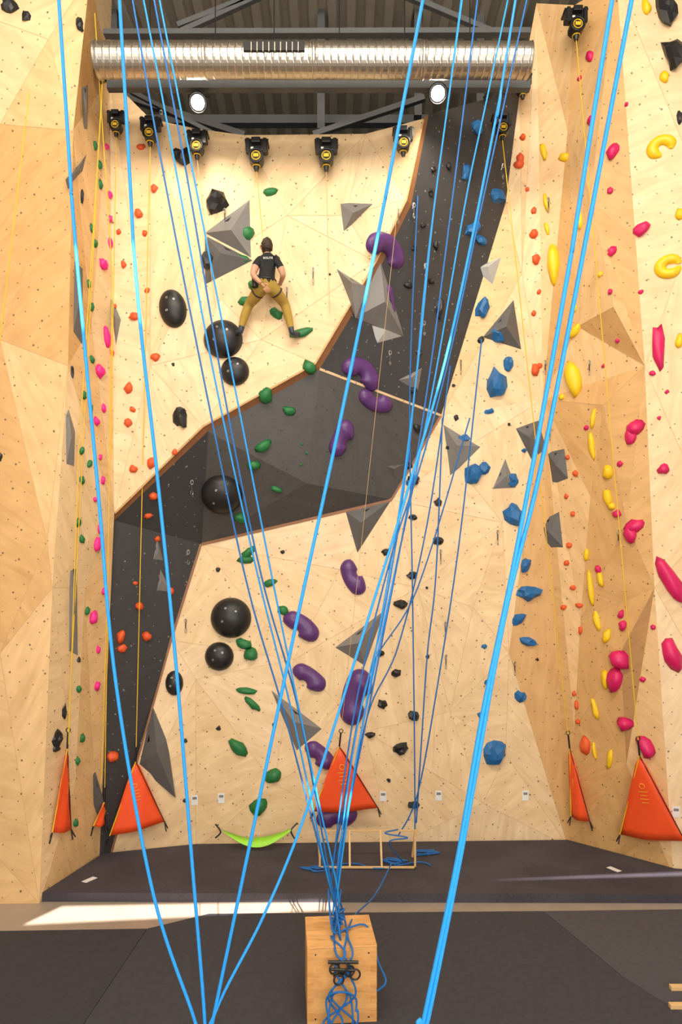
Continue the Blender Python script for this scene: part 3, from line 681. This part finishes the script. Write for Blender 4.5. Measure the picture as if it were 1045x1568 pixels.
# ---------------- climber ----------------
mskin=simple('skin',(0.60,0.31,0.20),.5); mshirt=simple('black_tshirt',(0.010,0.010,0.012),.8,bump=.8,bscale=14)
mpants=simple('olive_trousers',(0.36,0.23,0.035),.8,bump=1.0,bscale=14,var=.25); mhair=simple('dark_hair',(0.035,0.018,0.009),.6,bump=.8,bscale=70,var=.5); mshoe=simple('climbing_shoe',(0.03,0.04,0.06),.5)
climber=empty('climber')
def skin(name,verts,edges,radii,levels,root=0,matfn=None,mats=None,parent=None):
    me=bpy.data.meshes.new(name); me.from_pydata([tuple(v) for v in verts],edges,[]); o=bpy.data.objects.new(name,me); col.objects.link(o)
    md=o.modifiers.new('skin','SKIN')
    for i,r in enumerate(radii):
        sv=me.skin_vertices[0].data[i]; sv.radius=(r,r) if not isinstance(r,tuple) else r; sv.use_root=(i==root)
    sb=o.modifiers.new('sub','SUBSURF'); sb.levels=levels; sb.render_levels=levels
    dg=bpy.context.evaluated_depsgraph_get(); dg.update()
    nm_=bpy.data.meshes.new_from_object(o.evaluated_get(dg)); bpy.data.objects.remove(o)
    nm_.materials.clear()
    for m in mats: nm_.materials.append(m)
    for p in nm_.polygons:
        p.use_smooth=True
        if matfn: p.material_index=matfn(p.center)
    no=bpy.data.objects.new(name,nm_); col.objects.link(no); no.parent=parent
    return no
ZA=.13
jn={'pelvis':((408,437,9.80),(.125,.105)),'spine':((409,420,9.80),(.13,.105)),'chest':((410,405,9.74),(.15,.115)),'neckb':((410,395,9.72),(.09,.08)),'neck':((409.5,386,9.73),.050),
 'shL':((397,398,9.72),.070),'shR':((424,398,9.72),.070),'sleeveL':((391,409,9.68),.060),'sleeveR':((430,409,9.70),.060),'elL':((387,421,9.62),.043),'elR':((434,422,9.72),.043),'wrL':((400,434,9.60),.029),'wrR':((430,433,9.92),.029),
 'hipL':((399,441,9.80),.10),'hipR':((418,441,9.80),.10),'thL':((391,454,9.89),.092),'thR':((427,453,9.89),.092),'knL':((381,467,10.00),.072),'knR':((437,466,10.00),.072),'caL':((375,483,9.98),.066),'caR':((441,482,9.98),.066),'anL':((370,500,9.97),.046),'anR':((446,502,9.97),.046),
 'heL':((369,508,9.95),.042),'heR':((447,510,9.95),.042),'baL':((364,510,10.06),.045),'baR':((454,512,10.06),.045),'toL':((360,510,10.13),.036),'toR':((459,511,10.12),.036)}
names=list(jn); vs=[V(jn[n][0][0],jn[n][0][1],jn[n][0][2]+ZA) for n in names]; rd=[jn[n][1] for n in names]
ed=[('pelvis','spine'),('spine','chest'),('chest','neckb'),('neckb','neck'),('chest','shL'),('chest','shR'),('shL','sleeveL'),('sleeveL','elL'),('elL','wrL'),('shR','sleeveR'),('sleeveR','elR'),('elR','wrR'),('pelvis','hipL'),('pelvis','hipR'),('hipL','thL'),('thL','knL'),('knL','caL'),('caL','anL'),('hipR','thR'),('thR','knR'),('knR','caR'),('caR','anR'),('anL','heL'),('anR','heR'),('heL','baL'),('heR','baR'),('baL','toL'),('baR','toR')]
E=[(names.index(a),names.index(b)) for a,b in ed]
pos={n:v for n,v in zip(names,vs)}
rad={n:(r if not isinstance(r,tuple) else r[0]) for n,r in zip(names,rd)}
def seg(p,a,b,ra,rb):
    d=b-a; t=max(0,min(1,(p-a).dot(d)/d.dot(d))); return (p-(a+d*t)).length/(ra+(rb-ra)*t)
reg={('pelvis','spine'):0,('spine','chest'):0,('chest','neckb'):0,('neckb','neck'):1,('sleeveL','elL'):1,('elL','wrL'):1,('sleeveR','elR'):1,('elR','wrR'):1,('chest','shL'):0,('chest','shR'):0,('shL','sleeveL'):0,('shR','sleeveR'):0}
for s_ in 'LR':
    for a,b in (('an','he'),('he','ba'),('ba','to')): reg[(a+s_,b+s_)]=3
def mf(c):
    b=min(ed,key=lambda e:seg(c,pos[e[0]],pos[e[1]],rad[e[0]],rad[e[1]])); r=reg.get(b,2)
    if b==('pelvis','spine') and c.z<pos['pelvis'].z+.03: r=2
    return r
skin('body',vs,E,rd,2,0,mf,[mshirt,mskin,mpants,mshoe],climber)
def hand(wr,el,inward,parent,nm_):
    d=(wr-el).normalized(); side=inward.normalized(); side=(side-d*side.dot(d)).normalized(); up=d.cross(side).normalized()
    vsx=[wr,wr+d*.045,wr+d*.085]; rr=[(.026,.018),(.036,.016),(.038,.015)]; es=[(0,1),(1,2)]
    skin(nm_+'_palm',vsx,es,rr,2,0,None,[mskin],parent)
    for k,ln in enumerate((.072,.082,.076,.060)):
        o=side*((k-1.5)*.019); a=wr+d*.075+o; b_=a+d*ln*.5+up*.006; c_=b_+d*ln*.3+up*.02; e_=c_+d*ln*.2+up*.022
        skin(nm_+'_finger_%d'%(k+1),[a,b_,c_,e_],[(0,1),(1,2),(2,3)],[.009,.0085,.008,.007],1,0,None,[mskin],parent)
    a=wr+d*.03-side*.025; b_=a+d*.03-side*.025; c_=b_+d*.03-side*.006+up*.01
    skin(nm_+'_thumb',[a,b_,c_],[(0,1),(1,2)],[.012,.010,.008],1,0,None,[mskin],parent)
hand(pos['wrL'],pos['elL'],Vector((-.5,0,-.8)),climber,'left_hand'); hand(pos['wrR'],pos['elR'],Vector((.1,-.2,-.8)),climber,'right_hand')
hc=V(408.5,378.5,9.75+ZA); bm=bmesh.new(); Rh=Matrix.Rotation(.45,3,'Z')@Matrix.Rotation(.12,3,'X')
bmesh.ops.create_uvsphere(bm,u_segments=32,v_segments=24,radius=1)
for v in bm.verts:
    p=v.co.copy(); q=Vector((p.x*.076,p.y*.096,p.z*.115))
    if p.z<-.1: q.x*=1-.28*(-p.z-.1); q.y=q.y*(1-.2*(-p.z)) + .012*(-p.z)
    if p.y>.6: 
        q.y*=.97
        if abs(p.x)<.16 and -.35<p.z<.1: q.y+=.02*(1-abs(p.x)/.16)*(.1-p.z)/.45*1.4
        if .05<p.z<.28 and .2<abs(p.x)<.5: q.y-=.008
    v.co=hc+Rh@q
for f in bm.faces: f.smooth=True
for sx in (-1,1):
    torus(bm,hc+Rh@Vector((sx*.080,0,-.008)),Rh@Vector((1,-.5*sx,0)),.022,.009,14,6,0,1.0)
    ec=hc+Rh@Vector((sx*.03,.085,.012)); r=bmesh.ops.create_uvsphere(bm,u_segments=10,v_segments=8,radius=.011)
    bmesh.ops.translate(bm,verts=r['verts'],vec=ec)
    for f in set(f for v in r['verts'] for f in v.link_faces): f.material_index=2
box(bm,hc+Rh@Vector((0,.086,-.055)),(.04,.01,.010),Rh,1,.003)
obj_from_bm(bm,'head',[mskin,simple('lips',(.45,.15,.12),.5),M['white']],parent=climber)
bm=bmesh.new(); bmesh.ops.create_uvsphere(bm,u_segments=56,v_segments=40,radius=1)
for v in bm.verts:
    p=v.co.copy(); lk=noise.noise(Vector((p.x*7,p.y*7,p.z*3)))*.08+noise.noise(p*15)*.04
    top=max(0,p.z); k=1+lk*(.5+top)
    line=-.42+.55*max(0,p.y+.1)+.12*noise.noise(Vector((p.x*9,p.y*9,0)))
    q=Vector((p.x*.082,p.y*.102,p.z*.120))*k+Vector((0,-.003,.004))
    if p.z<line: q=Vector((p.x*.070,p.y*.088,p.z*.108))
    if p.y>.55 and p.z<.62: q=Vector((p.x*.066,p.y*.080,p.z*.10))
    v.co=hc+Rh@q
for f in bm.faces: f.smooth=True
obj_from_bm(bm,'hair',[mhair],parent=climber)
bm=bmesh.new()
pv_=pos['pelvis']+Vector((0,0,.055))
torus(bm,pv_,(0,.05,1),.132,.018,32,8,0,.85)
for s_ in ('L','R'): torus(bm,(pos['hip'+s_]*.4+pos['th'+s_]*.6),pos['kn'+s_]-pos['hip'+s_],.086,.011,24,8,0)
cyl(bm,pv_+Vector((-.15,-.08,-.12)),pv_+Vector((-.14,-.08,.03)),.045,.055,seg=18,mi=0); torus(bm,pv_+Vector((-.14,-.08,.03)),(0,0,1),.055,.01,18,6,1)
torus(bm,pv_+Vector((.13,-.03,-.06)),(1,0,0),.035,.005,16,6,1); torus(bm,pv_+Vector((0,.13,-.02)),(1,0,0),.03,.006,16,6,1)
obj_from_bm(bm,'harness',[M['blackpl'],M['steel']],parent=climber)
curve('safety_line',[[pv_+Vector((0,.13,.0)),ab['c1']]],.005,M['yrope'],climber)
fc=bpy.data.curves.new('shirt_print','FONT'); fc.body='ROUTE'; fc.size=.042; fc.align_x='CENTER'; fc.extrude=.001
fo=bpy.data.objects.new('shirt_print',fc); col.objects.link(fo); fo.location=V(412,403,9.735+ZA)+Vector((0,-.124,0)); fo.rotation_euler=(math.radians(84),0,0); fc.materials.append(M['white']); fo.parent=climber

# ---------------- lights ----------------
def area(name,loc,tgt,sx,sy,en,colr):
    l=bpy.data.lights.new(name,'AREA'); l.shape='RECTANGLE'; l.size=sx; l.size_y=sy; l.energy=en; l.color=colr
    o=bpy.data.objects.new(name,l); o.location=loc; o.rotation_euler=(Vector(tgt)-Vector(loc)).to_track_quat('-Z','Y').to_euler(); col.objects.link(o)
area('added_key_light',(0,2.5,12.6),(0,10.8,5),9,2.0,900,(1,.90,.75))  # added key light high out of view, no fixture modelled
area('added_rear_fill',(-1,-3.5,7.5),(0,10,4),9,4,780,(1,.95,.86))  # added fill from behind the camera for walls and near ropes
area('added_low_fill',(3,-3.5,3.5),(0,9,2),6,2.5,400,(1,.95,.90))  # added low fill behind the camera, not a lamp of the hall
sl=bpy.data.lights.new('sun','SUN'); sl.energy=20; sl.angle=.004; sl.color=(1,.95,.9)
so=bpy.data.objects.new('sun',sl); so.rotation_euler=(-sd).to_track_quat('-Z','Y').to_euler(); col.objects.link(so)
wd=bpy.data.worlds.new('sky'); scene.world=wd; wd.use_nodes=True
bg=wd.node_tree.nodes['Background']; bg.inputs[0].default_value=(.75,.85,1,1); bg.inputs[1].default_value=1.0
# ---------------- camera ----------------
cd=bpy.data.cameras.new('camera'); cam=bpy.data.objects.new('camera',cd); col.objects.link(cam)
cam.location=CAM; cam.rotation_euler=(math.pi/2,0,0); cd.sensor_fit='VERTICAL'; cd.sensor_height=36; cd.sensor_width=24; cd.lens=36*F/1568; cd.shift_y=(HY-784)/1568
cd.clip_end=200; cd.clip_start=.05
scene.camera=cam
